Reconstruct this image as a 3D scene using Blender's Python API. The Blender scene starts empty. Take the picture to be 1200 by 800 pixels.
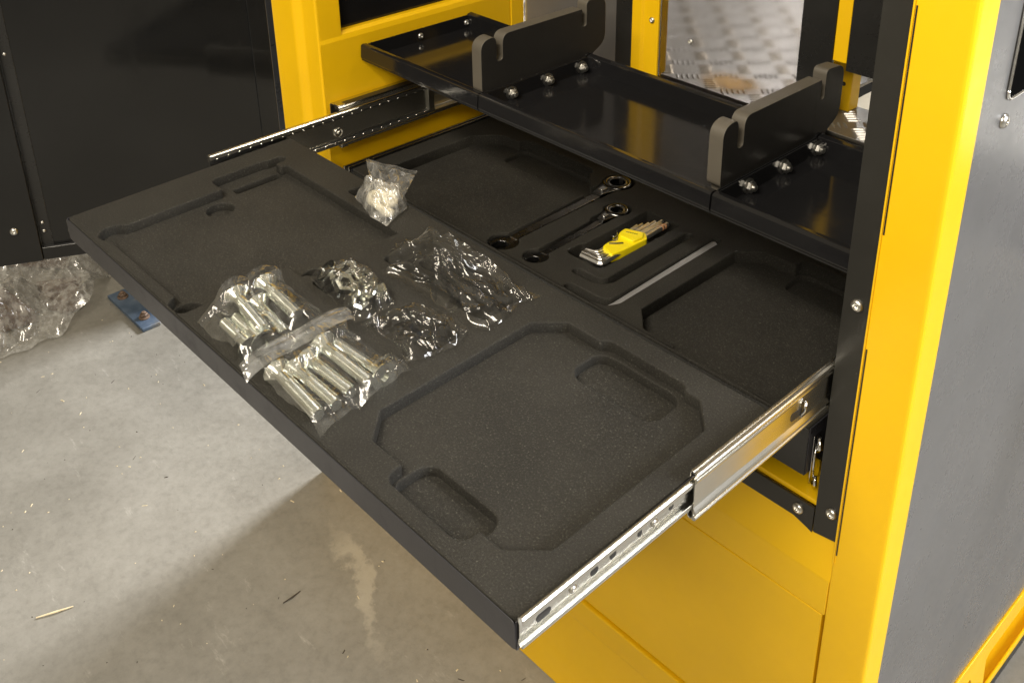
import bpy, bmesh, math, random
import numpy as np
from mathutils import Vector, Matrix, noise
rnd = random.Random(7)
SC = bpy.context.scene
COL = SC.collection
R = math.radians

# ------------------------------------------------------------------ camera
cam_data = bpy.data.cameras.new('camera')
cam = bpy.data.objects.new('camera', cam_data)
COL.objects.link(cam)
cam.location = (1.4907, -0.4335, 0.7651)
cam.rotation_euler = (R(90 - 23.741), 0, R(45.660))
cam_data.sensor_width = 36
cam_data.lens = 36.58
cam_data.shift_x = -0.0397
cam_data.shift_y = -0.2221
cam_data.clip_start = 0.02
cam_data.clip_end = 60
SC.camera = cam

# ------------------------------------------------------------------ world + lamps
w = bpy.data.worlds.new('World')
SC.world = w
w.use_nodes = True
w.node_tree.nodes['Background'].inputs[0].default_value = (1.0, 0.85, 0.58, 1)
w.node_tree.nodes['Background'].inputs[1].default_value = 0.32


def area(name, loc, target, sx, sy, power, col):
    d = bpy.data.lights.new(name, 'AREA')
    d.shape = 'RECTANGLE'
    d.size, d.size_y, d.energy, d.color = sx, sy, power, col
    o = bpy.data.objects.new(name, d)
    COL.objects.link(o)
    o.location = loc
    o.rotation_euler = (Vector(target) - Vector(loc)).to_track_quat('-Z', 'Y').to_euler()
    return o


area('daylight_opening', (-0.62, 4.3, 1.75), (-0.6, 0.2, -0.9), 0.95, 0.9, 520, (0.97, 0.98, 1.0))
area('ceiling_or_fill_lamp', (0.75, -1.45, 2.4), (0.5, 0.5, 0), 1.6, 0.4, 85, (1.0, 0.90, 0.74))
area('ceiling_or_fill_lamp', (2.1, -2.2, 2.2), (0.5, 0.6, -0.1), 1.6, 0.4, 72, (1.0, 0.90, 0.74))  # extra fill lamp, added to brighten the rear foam
area('ceiling_or_fill_lamp', (1.3, 2.2, 2.9), (0.6, 0.8, 0), 1.4, 0.4, 60, (1.0, 0.9, 0.74))
area('side_daylight', (4.2, 1.6, 1.5), (1.1, 0.8, -0.3), 1.6, 1.6, 210, (0.96, 0.97, 1.0))

SC.view_settings.view_transform = 'Standard'
SC.view_settings.look = 'None'
SC.view_settings.gamma = 1
SC.view_settings.use_curve_mapping = False
SC.view_settings.exposure = 0.0
SC.render.engine = 'CYCLES'
SC.cycles.transparent_max_bounces = 24
SC.cycles.max_bounces = 10


# ------------------------------------------------------------------ materials
def new_mat(name):
    m = bpy.data.materials.new(name)
    m.use_nodes = True
    nt = m.node_tree
    return m, nt, nt.nodes['Principled BSDF']


def N(nt, t, **kw):
    n = nt.nodes.new(t)
    for k, v in kw.items():
        setattr(n, k, v)
    return n


def noise_tex(nt, scale, detail=4, rough=0.55, coord='Object', vec_scale=None):
    tc = N(nt, 'ShaderNodeTexCoord')
    t = N(nt, 'ShaderNodeTexNoise')
    t.inputs['Scale'].default_value = scale
    t.inputs['Detail'].default_value = detail
    t.inputs['Roughness'].default_value = rough
    if vec_scale:
        mp = N(nt, 'ShaderNodeMapping')
        mp.inputs['Scale'].default_value = vec_scale
        nt.links.new(tc.outputs[coord], mp.inputs[0])
        nt.links.new(mp.outputs[0], t.inputs['Vector'])
    else:
        nt.links.new(tc.outputs[coord], t.inputs['Vector'])
    return t


def ramp(nt, src, stops):
    r = N(nt, 'ShaderNodeValToRGB')
    e = r.color_ramp.elements
    while len(e) < len(stops):
        e.new(0.5)
    for el, (p, c) in zip(e, stops):
        el.position = p
        el.color = (*c, 1) if len(c) == 3 else c
    nt.links.new(src, r.inputs[0])
    return r


def bump(nt, bs, src, strength, dist):
    b = N(nt, 'ShaderNodeBump')
    b.inputs['Strength'].default_value = strength
    b.inputs['Distance'].default_value = dist
    nt.links.new(src, b.inputs['Height'])
    nt.links.new(b.outputs[0], bs.inputs['Normal'])
    return b


def g(v):
    return (v, v, v)


def paint(name, col, rough, var=0.12, peel=0.12, spec=0.5, coat=0.0):
    m, nt, bs = new_mat(name)
    n1 = noise_tex(nt, 5.0, 6, 0.6)
    lo = tuple(c * (1 - var) for c in col)
    hi = tuple(min(1, c * (1 + var)) for c in col)
    r = ramp(nt, n1.outputs[0], [(0.3, lo), (0.7, hi)])
    nt.links.new(r.outputs[0], bs.inputs['Base Color'])
    n3 = noise_tex(nt, 14.0, 8, 0.7)
    r3 = ramp(nt, n3.outputs[0], [(0.3, g(max(0.03, rough - 0.07))), (0.55, g(rough)), (0.75, g(rough + 0.13))])
    n4 = noise_tex(nt, 30.0, 6, 0.75, vec_scale=(1, 1, 0.12))
    r4 = ramp(nt, n4.outputs[0], [(0.60, g(0)), (0.72, g(0.16))])
    ad = N(nt, 'ShaderNodeMix', data_type='RGBA', blend_type='ADD')
    ad.inputs[0].default_value = 1.0
    nt.links.new(r3.outputs[0], ad.inputs[6])
    nt.links.new(r4.outputs[0], ad.inputs[7])
    nt.links.new(ad.outputs[2], bs.inputs['Roughness'])
    n2 = noise_tex(nt, 420.0, 2)
    bump(nt, bs, n2.outputs[0], peel, 0.0006)
    bs.inputs['Specular IOR Level'].default_value = spec
    bs.inputs['Coat Weight'].default_value = coat
    return m


M = {}
M['yellow'] = paint('yellow_powder_coat', (0.83, 0.50, 0.004), 0.38, 0.05, spec=0.45)
M['black_gloss'] = paint('black_gloss_coat', (0.010, 0.010, 0.011), 0.13, 0.2, 0.05)
M['black_satin'] = paint('black_satin_coat', (0.016, 0.016, 0.016), 0.30, 0.2, 0.12)
M['door_black'] = paint('black_door_coat', (0.008, 0.0083, 0.0088), 0.13, 0.15, 0.06)
M['drawer_black'] = paint('blue_black_drawer_coat', (0.030, 0.030, 0.036), 0.33, 0.15, 0.15)
M['trim_black'] = paint('black_trim_coat', (0.019, 0.0185, 0.0165), 0.42, 0.12, 0.15)
M['side_grey'] = paint('grey_black_side_panel', (0.13, 0.13, 0.132), 0.30, 0.08, 0.03)
M['rear_grey'] = paint('dark_grey_gloss_panel', (0.10, 0.095, 0.092), 0.16, 0.1, 0.05)
M['plastic'] = paint('black_plastic_board', (0.020, 0.019, 0.018), 0.42, 0.15, 0.1)
M['plastic_cut'] = paint('sawn_plastic_edge', (0.090, 0.080, 0.064), 0.55, 0.15, 0.3)
M['bag_content_black'] = paint('black_rubber', (0.008, 0.008, 0.008), 0.6, spec=0.2)
M['white_plastic'] = paint('cream_plastic', (0.78, 0.72, 0.55), 0.4)
M['holder_yellow'] = paint('yellow_plastic', (0.93, 0.75, 0.008), 0.35, 0.04, 0.05)
M['print'] = paint('dark_print', (0.06, 0.045, 0.01), 0.5)
M['wall_white'] = paint('pale_wall', (0.8, 0.8, 0.78), 0.7)
M['copper'] = paint('copper_band', (0.55, 0.27, 0.13), 0.35)


def metal(name, col, rough, var=0.08, streak=None):
    m, nt, bs = new_mat(name)
    bs.inputs['Metallic'].default_value = 1
    n1 = noise_tex(nt, 30, 6, 0.65, vec_scale=streak)
    r = ramp(nt, n1.outputs[0], [(0.3, tuple(c * (1 - 2 * var) for c in col)), (0.7, col)])
    nt.links.new(r.outputs[0], bs.inputs['Base Color'])
    r2 = ramp(nt, n1.outputs[0], [(0.3, g(rough + 0.04)), (0.7, g(max(0.04, rough - 0.03)))])
    nt.links.new(r2.outputs[0], bs.inputs['Roughness'])
    return m


M['zinc'] = metal('zinc_plate', (0.66, 0.65, 0.61), 0.24, 0.03, (2, 0.15, 2))
M['zinc_bolt'] = metal('zinc_bolt', (0.78, 0.80, 0.75), 0.18)
M['chrome'] = metal('chrome', (0.80, 0.80, 0.80), 0.10)
M['tool_steel'] = metal('dark_tool_steel', (0.20, 0.20, 0.205), 0.20)
M['steel'] = metal('steel_screw', (0.66, 0.65, 0.62), 0.3)
M['grey_key'] = paint('grey_matt_key', (0.24, 0.237, 0.24), 0.45)
M['key_silver'] = metal('satin_silver_key', (0.92, 0.91, 0.89), 0.36)
M['wrench_satin'] = metal('satin_wrench_steel', (0.30, 0.30, 0.305), 0.26)
M['alu'] = metal('checker_aluminium', (0.34, 0.325, 0.31), 0.36, 0.12)
M['cage'] = paint('black_ball_cage', (0.012, 0.012, 0.012), 0.35)


def foam_mat():
    m, nt, bs = new_mat('charcoal_foam')
    n1 = noise_tex(nt, 9, 5, 0.6)
    r = ramp(nt, n1.outputs[0], [(0.3, (0.0110, 0.0101, 0.0080)), (0.7, (0.020, 0.0185, 0.0148))])
    n2 = noise_tex(nt, 430, 3, 0.75)
    r2 = ramp(nt, n2.outputs[0], [(0.42, (0, 0, 0)), (0.60, (0.011, 0.0105, 0.009)), (0.78, (0.12, 0.114, 0.098))])
    ad = N(nt, 'ShaderNodeMix', data_type='RGBA', blend_type='ADD')
    ad.inputs[0].default_value = 1.0
    nt.links.new(r.outputs[0], ad.inputs[6])
    nt.links.new(r2.outputs[0], ad.inputs[7])
    nt.links.new(ad.outputs[2], bs.inputs['Base Color'])
    bs.inputs['Roughness'].default_value = 0.75
    bs.inputs['Specular IOR Level'].default_value = 0.35
    n3 = noise_tex(nt, 650, 3, 0.7)
    bump(nt, bs, n3.outputs[0], 1.0, 0.0014)
    return m


M['foam'] = foam_mat()


def concrete_mat():
    m, nt, bs = new_mat('worn_concrete')
    n1 = noise_tex(nt, 2.4, 10, 0.68)
    r1 = ramp(nt, n1.outputs[0], [(0.22, (0.150, 0.142, 0.122)), (0.5, (0.222, 0.212, 0.187)), (0.8, (0.30, 0.289, 0.26))])
    n2 = noise_tex(nt, 55, 8, 0.8)
    r2 = ramp(nt, n2.outputs[0], [(0.30, g(0.78)), (0.5, g(1.0)), (0.72, g(1.14))])
    mu = N(nt, 'ShaderNodeMix', data_type='RGBA', blend_type='MULTIPLY')
    mu.inputs[0].default_value = 0.85
    nt.links.new(r1.outputs[0], mu.inputs[6])
    nt.links.new(r2.outputs[0], mu.inputs[7])
    # pale scuffs
    n3 = noise_tex(nt, 7, 9, 0.8, vec_scale=(1, 3.5, 1))
    r3 = ramp(nt, n3.outputs[0], [(0.60, g(0)), (0.72, g(0.35))])
    mx = N(nt, 'ShaderNodeMix', data_type='RGBA', blend_type='MIX')
    nt.links.new(r3.outputs[0], mx.inputs[0])
    nt.links.new(mu.outputs[2], mx.inputs[6])
    mx.inputs[7].default_value = (0.58, 0.56, 0.51, 1)
    # dried splash: a pale crooked streak on the floor
    tc = N(nt, 'ShaderNodeTexCoord')
    ns = noise_tex(nt, 9, 5, 0.7)
    vm = N(nt, 'ShaderNodeVectorMath', operation='SCALE')
    nt.links.new(ns.outputs['Color'], vm.inputs[0])
    vm.inputs['Scale'].default_value = 0.16
    va = N(nt, 'ShaderNodeVectorMath', operation='ADD')
    nt.links.new(tc.outputs['Object'], va.inputs[0])
    nt.links.new(vm.outputs[0], va.inputs[1])
    mp = N(nt, 'ShaderNodeMapping', vector_type='TEXTURE')
    mp.inputs['Location'].default_value = (0.215, 0.435, 0)
    mp.inputs['Rotation'].default_value = (0, 0, R(-19))
    mp.inputs['Scale'].default_value = (0.21, 0.024, 50)
    nt.links.new(va.outputs[0], mp.inputs[0])
    gr = N(nt, 'ShaderNodeTexGradient', gradient_type='SPHERICAL')
    nt.links.new(mp.outputs[0], gr.inputs[0])
    rs = ramp(nt, gr.outputs[1], [(0.05, g(0)), (0.6, g(0.32))])
    m5 = N(nt, 'ShaderNodeMix', data_type='RGBA', blend_type='MIX')
    nt.links.new(rs.outputs[0], m5.inputs[0])
    nt.links.new(mx.outputs[2], m5.inputs[6])
    m5.inputs[7].default_value = (0.60, 0.56, 0.47, 1)
    nt.links.new(m5.outputs[2], bs.inputs['Base Color'])
    r4 = ramp(nt, n2.outputs[0], [(0.3, g(0.36)), (0.7, g(0.58))])
    nt.links.new(r4.outputs[0], bs.inputs['Roughness'])
    n5 = noise_tex(nt, 26, 10, 0.72)
    bump(nt, bs, n5.outputs[0], 0.28, 0.004)
    return m


M['concrete'] = concrete_mat()


def blue_steel():
    m, nt, bs = new_mat('blued_steel_plate')
    n1 = noise_tex(nt, 14, 5)
    r = ramp(nt, n1.outputs[0], [(0.3, (0.06, 0.10, 0.17)), (0.6, (0.16, 0.22, 0.32)), (0.8, (0.35, 0.30, 0.22))])
    nt.links.new(r.outputs[0], bs.inputs['Base Color'])
    bs.inputs['Metallic'].default_value = 0.6
    bs.inputs['Roughness'].default_value = 0.4
    return m


M['blue_steel'] = blue_steel()


def wood(name, a, b):
    m, nt, bs = new_mat(name)
    n1 = noise_tex(nt, 20, 6, 0.6, vec_scale=(1, 6, 6))
    r = ramp(nt, n1.outputs[0], [(0.3, a), (0.7, b)])
    nt.links.new(r.outputs[0], bs.inputs['Base Color'])
    bs.inputs['Roughness'].default_value = 0.6
    return m


M['brown'] = wood('brown_board', (0.05, 0.026, 0.016), (0.13, 0.075, 0.05))
M['sliver'] = wood('pale_wood', (0.55, 0.45, 0.28), (0.75, 0.66, 0.45))
M['rust'] = wood('rusty_bolt', (0.07, 0.045, 0.03), (0.20, 0.13, 0.09))
M['speck'] = paint('dark_dirt', (0.05, 0.04, 0.03), 0.7)


def film_mat(name, tint, haze, gloss):
    """thin clear plastic film: mostly see-through, sharp reflections, a touch of milky haze"""
    m, nt, bs = new_mat(name)
    out = nt.nodes['Material Output']
    nt.nodes.remove(bs)
    tr = N(nt, 'ShaderNodeBsdfTransparent')
    tr.inputs[0].default_value = (*tint, 1)
    gl = N(nt, 'ShaderNodeBsdfGlossy')
    gl.inputs['Color'].default_value = (1, 1, 1, 1)
    gl.inputs['Roughness'].default_value = 0.15
    df = N(nt, 'ShaderNodeBsdfDiffuse')
    df.inputs['Color'].default_value = (0.9, 0.9, 0.88, 1)
    tl = N(nt, 'ShaderNodeBsdfTranslucent')
    tl.inputs['Color'].default_value = (0.9, 0.9, 0.88, 1)
    hz = N(nt, 'ShaderNodeMixShader')
    hz.inputs[0].default_value = 0.5
    nt.links.new(df.outputs[0], hz.inputs[1])
    nt.links.new(tl.outputs[0], hz.inputs[2])
    m1 = N(nt, 'ShaderNodeMixShader')
    n1 = noise_tex(nt, 60, 4, 0.6)
    r1 = ramp(nt, n1.outputs[0], [(0.35, g(haze * 0.4)), (0.7, g(haze * 1.8))])
    nt.links.new(r1.outputs[0], m1.inputs[0])
    nt.links.new(tr.outputs[0], m1.inputs[1])
    nt.links.new(hz.outputs[0], m1.inputs[2])
    fr = N(nt, 'ShaderNodeLayerWeight')
    fr.inputs[0].default_value = 0.5
    pw = N(nt, 'ShaderNodeMath', operation='POWER')
    nt.links.new(fr.outputs['Facing'], pw.inputs[0])
    pw.inputs[1].default_value = 3.0
    mul = N(nt, 'ShaderNodeMath', operation='MULTIPLY_ADD', use_clamp=True)
    nt.links.new(pw.outputs[0], mul.inputs[0])
    mul.inputs[1].default_value = 0.5 * gloss
    mul.inputs[2].default_value = 0.042 * gloss
    m2 = N(nt, 'ShaderNodeMixShader')
    nt.links.new(mul.outputs[0], m2.inputs[0])
    nt.links.new(m1.outputs[0], m2.inputs[1])
    nt.links.new(gl.outputs[0], m2.inputs[2])
    n2 = noise_tex(nt, 45, 4, 0.55)
    b = N(nt, 'ShaderNodeBump')
    b.inputs['Strength'].default_value = 0.14
    b.inputs['Distance'].default_value = 0.004
    nt.links.new(n2.outputs[0], b.inputs['Height'])
    nt.links.new(b.outputs[0], gl.inputs['Normal'])
    nt.links.new(b.outputs[0], fr.inputs['Normal'])
    nt.links.new(m2.outputs[0], out.inputs[0])
    return m


M['film'] = film_mat('clear_plastic_film', (0.86, 0.85, 0.82), 0.015, 1.4)
M['film_thin'] = film_mat('clear_bolt_bag_film', (0.98, 0.98, 0.96), 0.045, 1.35)
M['film_zip'] = film_mat('ribbed_zip_strip', (0.93, 0.93, 0.92), 0.16, 1.6)
M['film_floor'] = film_mat('crinkled_wrap', (0.94, 0.94, 0.94), 0.30, 2.2)


def smoked():
    m, nt, bs = new_mat('smoked_frosted_pane')
    bs.inputs['Base Color'].default_value = (0.42, 0.395, 0.37, 1)
    bs.inputs['Transmission Weight'].default_value = 1.0
    bs.inputs['IOR'].default_value = 1.3
    bs.inputs['Roughness'].default_value = 0.15
    return m


M['pane'] = smoked()
m, nt, bs = new_mat('black_glass')
bs.inputs['Base Color'].default_value = (0.004, 0.004, 0.004, 1)
bs.inputs['Roughness'].default_value = 0.25
bs.inputs['Specular IOR Level'].default_value = 0.0
M['black_glass'] = m


m, nt, bs = new_mat('blurred_yellow_tint')  # yellow spot; the blur through the pane is put into its alpha
bs.inputs['Base Color'].default_value = (0.75, 0.42, 0.03, 1)
bs.inputs['Roughness'].default_value = 0.6
tc = N(nt, 'ShaderNodeTexCoord')
mp = N(nt, 'ShaderNodeMapping', vector_type='TEXTURE')
mp.inputs['Location'].default_value = (0.447, 1.052, 0)
mp.inputs['Scale'].default_value = (0.075, 0.055, 1)
nt.links.new(tc.outputs['Object'], mp.inputs[0])
gr = N(nt, 'ShaderNodeTexGradient', gradient_type='SPHERICAL')
nt.links.new(mp.outputs[0], gr.inputs[0])
rg = ramp(nt, gr.outputs[1], [(0.0, g(0)), (0.8, g(0.7))])
nt.links.new(rg.outputs[0], bs.inputs['Alpha'])
M['blurred_yellow'] = m


# ------------------------------------------------------------------ mesh helpers
def tag(o, label=None, cat=None, group=None, kind=None):
    if label: o['label'] = label
    if cat: o['category'] = cat
    if group: o['group'] = group
    if kind: o['kind'] = kind
    return o


def empty(name, loc=(0, 0, 0), label=None, cat=None, group=None):
    o = bpy.data.objects.new(name, None)
    COL.objects.link(o)
    o.location = loc
    o.empty_display_size = 0.02
    return tag(o, label, cat, group)


def link(name, me, mat=None, parent=None, bevel=0.0, seg=2, smooth=False):
    o = bpy.data.objects.new(name, me)
    COL.objects.link(o)
    if mat is not None and len(me.materials) == 0:
        me.materials.append(M[mat])
    if parent is not None:
        o.parent = parent
        o.location = -Vector(parent.get('origin', (0, 0, 0)))
    if bevel:
        b = o.modifiers.new('bevel', 'BEVEL')
        b.width, b.segments, b.limit_method, b.angle_limit = bevel, seg, 'ANGLE', R(40)
    if smooth or bevel:
        for p in me.polygons:
            p.use_smooth = True
        if bevel:
            wn = o.modifiers.new('wn', 'WEIGHTED_NORMAL')
            wn.keep_sharp = True
    return o


def root(name, origin, label, cat, group=None):
    """Empty at the base; children keep world-coordinate meshes shifted by the origin."""
    e = empty(name, origin, label, cat, group)
    e['origin'] = tuple(origin)
    return e


def sub(child_parent, o):
    """make o a sub-part of child_parent (whose mesh is in the same coordinates)"""
    o.parent = child_parent
    o.location = (0, 0, 0)
    return o


class MB:
    def __init__(s):
        s.v, s.f = [], []

    def add(s, v, f):
        k = len(s.v)
        s.v += [tuple(p) for p in v]
        s.f += [[i + k for i in q] for q in f]
        return s

    def box(s, x0, x1, y0, y1, z0, z1):
        v = [(x, y, z) for x in (x0, x1) for y in (y0, y1) for z in (z0, z1)]
        return s.add(v, [(0, 1, 3, 2), (4, 6, 7, 5), (0, 4, 5, 1), (2, 3, 7, 6), (0, 2, 6, 4), (1, 5, 7, 3)])

    def prism(s, poly, axis, a, b):
        """poly of 2-D points extruded along axis from a to b (axis x: poly=(y,z); y: (x,z); z: (x,y))"""
        def P(p, t):
            return {'x': (t, p[0], p[1]), 'y': (p[0], t, p[1]), 'z': (p[0], p[1], t)}[axis]
        n = len(poly)
        v = [P(p, a) for p in poly] + [P(p, b) for p in poly]
        f = [list(range(n))[::-1], list(range(n, 2 * n))]
        f += [(i, (i + 1) % n, n + (i + 1) % n, n + i) for i in range(n)]
        return s.add(v, f)

    def lathe(s, prof, seg, mat):
        """prof: (r, h) along local z; mat: 4x4"""
        v, f = [], []
        for r, h in prof:
            for k in range(seg):
                a = 2 * math.pi * k / seg
                v.append(mat @ Vector((r * math.cos(a), r * math.sin(a), h)))
        for i in range(len(prof) - 1):
            for k in range(seg):
                k2 = (k + 1) % seg
                f.append((i * seg + k, i * seg + k2, (i + 1) * seg + k2, (i + 1) * seg + k))
        return s.add(v, f)

    def tube(s, pts, r, seg=10, caps=True):
        pts = [Vector(p) for p in pts]
        v, f = [], []
        prev = None
        rr = r if isinstance(r, (list, tuple)) else [r] * len(pts)
        for i, p in enumerate(pts):
            t = (pts[min(i + 1, len(pts) - 1)] - pts[max(i - 1, 0)]).normalized()
            if prev is None:
                u = t.cross(Vector((0, 0, 1)))
                if u.length < 1e-3: u = t.cross(Vector((1, 0, 0)))
                u.normalize()
            else:
                u = (prev - t * prev.dot(t)).normalized()
            prev = u
            q = t.cross(u)
            for k in range(seg):
                a = 2 * math.pi * k / seg
                v.append(p + (u * math.cos(a) + q * math.sin(a)) * rr[i])
        for i in range(len(pts) - 1):
            for k in range(seg):
                k2 = (k + 1) % seg
                f.append((i * seg + k, (i + 1) * seg + k, (i + 1) * seg + k2, i * seg + k2))
        if caps:
            f.append(list(range(seg)))
            f.append(list(range((len(pts) - 1) * seg, len(pts) * seg))[::-1])
        return s.add(v, f)

    def mesh(s, name):
        me = bpy.data.meshes.new(name)
        me.from_pydata(s.v, [], s.f)
        bm = bmesh.new()
        bm.from_mesh(me)
        bmesh.ops.recalc_face_normals(bm, faces=bm.faces)
        bm.to_mesh(me)
        bm.free()
        return me

    def obj(s, name, mat, parent=None, bevel=0.0, smooth=False, seg=2):
        return link(name, s.mesh(name), mat, parent, bevel, seg, smooth)


def box(name, mat, parent, x0, x1, y0, y1, z0, z1, bevel=0.0015):
    return MB().box(x0, x1, y0, y1, z0, z1).obj(name, mat, parent, bevel)


def fillet(poly, r, n=5):
    out = []
    L = len(poly)
    for i in range(L):
        p0, p1, p2 = Vector(poly[i - 1]), Vector(poly[i]), Vector(poly[(i + 1) % L])
        rr = r[i] if isinstance(r, (list, tuple)) else r
        a, b = (p0 - p1), (p2 - p1)
        d = min(rr, a.length * 0.49, b.length * 0.49)
        if d < 1e-5:
            out.append(tuple(p1))
            continue
        A, B = p1 + a.normalized() * d, p1 + b.normalized() * d
        for k in range(n + 1):
            t = k / n
            out.append(tuple((A * (1 - t) + p1 * t) * (1 - t) + (p1 * (1 - t) + B * t) * t))
    return out


def axis_mat(p, d):
    d = Vector(d).normalized()
    return Matrix.Translation(Vector(p)) @ d.to_track_quat('Z', 'Y').to_matrix().to_4x4()


def screw(name, p, d, r, parent, mat='steel', hexd=True):
    """button-head screw: domed head with a hex socket and a washer rim"""
    mt = axis_mat(p, d)
    h = r * 0.62
    prof = [(0.0001, -0.001), (r * 1.0, -0.001), (r, h * 0.25), (r * 0.9, h * 0.6), (r * 0.68, h * 0.9), (r * 0.46, h)]
    mb = MB().lathe(prof, 20, mt)
    mb.lathe([(r * 0.46, h), (r * 0.42, h * 0.35), (0.0001, h * 0.35)], 6 if False else 20, mt)
    return mb.obj(name, mat, parent, smooth=True)


def hexbolt(name, p, d, r, parent, mat='steel'):
    """hex nut on a flange washer with a bolt end"""
    mt = axis_mat(p, d)
    mb = MB().lathe([(0.0001, -0.002), (r * 1.35, -0.002), (r * 1.35, r * 0.22), (r * 1.0, r * 0.34)], 22, mt)
    mb.lathe([(r * 1.0, r * 0.3), (r * 1.0, r * 1.0), (r * 0.86, r * 1.12), (r * 0.55, r * 1.12)], 6, mt)
    mb.lathe([(r * 0.55, r * 1.0), (r * 0.55, r * 1.5), (r * 0.42, r * 1.62), (0.0001, r * 1.62)], 14, mt)
    o = mb.obj(name, mat, parent)
    return o


# signed-distance regions -> contours -> filled foam layers
def sd_rect(x0, x1, y0, y1, r=0.004):
    def f(X, Y):
        qx = np.abs(X - (x0 + x1) / 2) - (x1 - x0) / 2 + r
        qy = np.abs(Y - (y0 + y1) / 2) - (y1 - y0) / 2 + r
        return np.hypot(np.maximum(qx, 0), np.maximum(qy, 0)) + np.minimum(np.maximum(qx, qy), 0) - r
    return f


def sd_circ(x, y, r):
    return lambda X, Y: np.hypot(X - x, Y - y) - r


def sd_caps(pts, r):
    def f(X, Y):
        d = np.full(X.shape, 9.0)
        for (ax, ay), (bx, by) in zip(pts, pts[1:]):
            vx, vy = bx - ax, by - ay
            t = np.clip(((X - ax) * vx + (Y - ay) * vy) / (vx * vx + vy * vy), 0, 1)
            d = np.minimum(d, np.hypot(X - ax - t * vx, Y - ay - t * vy))
        return d - r
    return f


def sd_oct(x0, x1, y0, y1, c):
    """rectangle with four chamfers of size c"""
    b = sd_rect(x0, x1, y0, y1, 0.003)
    def f(X, Y):
        qx = np.abs(X - (x0 + x1) / 2) - (x1 - x0) / 2
        qy = np.abs(Y - (y0 + y1) / 2) - (y1 - y0) / 2
        return np.maximum(b(X, Y), (qx + qy + c) * 0.7071)
    return f


def union(*fs):
    def f(X, Y):
        d = fs[0](X, Y)
        for q in fs[1:]:
            d = np.minimum(d, q(X, Y))
        return d
    return f


def contours(fn, x0, x1, y0, y1, h=0.0025):
    xs = np.arange(x0 + h * 0.37, x1, h)
    ys = np.arange(y0 + h * 0.37, y1, h)
    X, Y = np.meshgrid(xs, ys, indexing='ij')
    D = fn(X, Y)
    D = np.where(np.abs(D) < 1e-7, 1e-7, D)
    D[0, :] = D[-1, :] = D[:, 0] = D[:, -1] = np.maximum(1e-4, np.abs(D[0, 0]))
    nxt = {}
    S = D < 0
    mixed = S[:-1, :-1].astype(int) + S[1:, :-1] + S[:-1, 1:] + S[1:, 1:]
    def pt(i, j, i2, j2):
        a, b = D[i, j], D[i2, j2]
        t = a / (a - b)
        return (X[i, j] + t * (X[i2, j2] - X[i, j]), Y[i, j] + t * (Y[i2, j2] - Y[i, j]))
    for i, j in zip(*np.nonzero((mixed > 0) & (mixed < 4))):
        c = [(i, j), (i + 1, j), (i + 1, j + 1), (i, j + 1)]
        ins, outs = [], []
        for k in range(4):
            a, b = c[k], c[(k + 1) % 4]
            sa, sb = S[a], S[b]
            if sa and not sb: outs.append((min(a, b), max(a, b)))
            if sb and not sa: ins.append((min(a, b), max(a, b)))
        for a, b in zip(outs, ins):
            nxt[a] = b
    loops = []
    while nxt:
        k0 = next(iter(nxt))
        loop, k = [], k0
        while k in nxt:
            loop.append(pt(*k[0], *k[1]))
            k = nxt.pop(k)
        if len(loop) > 8:
            L = [loop[0]]
            for q in range(1, len(loop) - 1):
                a, b, c_ = L[-1], loop[q], loop[q + 1]
                cr = abs((b[0] - a[0]) * (c_[1] - a[1]) - (b[1] - a[1]) * (c_[0] - a[0]))
                ln = math.hypot(c_[0] - a[0], c_[1] - a[1]) + 1e-9
                if cr / ln > 0.00012 and math.hypot(b[0] - a[0], b[1] - a[1]) > 0.0012:
                    L.append(b)
            loops.append(L)
    return loops


def layer_bm(bm, outer, holes, z0, z1, bev):
    cu = bpy.data.curves.new('tmp', 'CURVE')
    cu.dimensions = '2D'
    cu.fill_mode = 'BOTH'
    cu.extrude = (z1 - z0) / 2 - bev
    cu.bevel_depth = bev
    cu.bevel_resolution = 2
    cu.offset = -bev
    for L in [outer] + holes:
        sp = cu.splines.new('POLY')
        sp.points.add(len(L) - 1)
        for p, q in zip(sp.points, L):
            p.co = (q[0], q[1], 0, 1)
        sp.use_cyclic_u = True
    o = bpy.data.objects.new('tmp', cu)
    COL.objects.link(o)
    dg = bpy.context.evaluated_depsgraph_get()
    me = bpy.data.meshes.new_from_object(o.evaluated_get(dg))
    me.transform(Matrix.Translation((0, 0, (z0 + z1) / 2)))
    bm.from_mesh(me)
    bpy.data.objects.remove(o)
    bpy.data.curves.remove(cu)
    bpy.data.meshes.remove(me)


def foam(name, parent, rect, shallow, deep, z_top, t1, t2, t3, corner, bev=0.0022):
    x0, x1, y0, y1 = rect
    outer = fillet([(x0, y0), (x1, y0), (x1, y1), (x0, y1)], corner, 6)
    bm = bmesh.new()
    h1 = contours(shallow, x0, x1, y0, y1)
    h2 = contours(deep, x0, x1, y0, y1)
    layer_bm(bm, outer, h1, z_top - t1, z_top, bev)
    layer_bm(bm, outer, h2, z_top - t1 - t2, z_top - t1 + 0.0022, bev)
    layer_bm(bm, outer, [], z_top - t1 - t2 - t3, z_top - t1 - t2 + 0.0022, bev)
    me = bpy.data.meshes.new(name)
    bm.to_mesh(me)
    bm.free()
    o = link(name, me, 'foam', parent)
    return o


# ================================================================== SETTING
FZ = -0.93
fl = MB().box(-6, 7, -5, 6, FZ - 0.1, FZ).obj('floor', 'concrete')
tag(fl, kind='structure')
wl = MB().box(-6, 7, 6.0, 6.1, FZ, 3.2).obj('wall', 'wall_white')
tag(wl, kind='structure')

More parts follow.
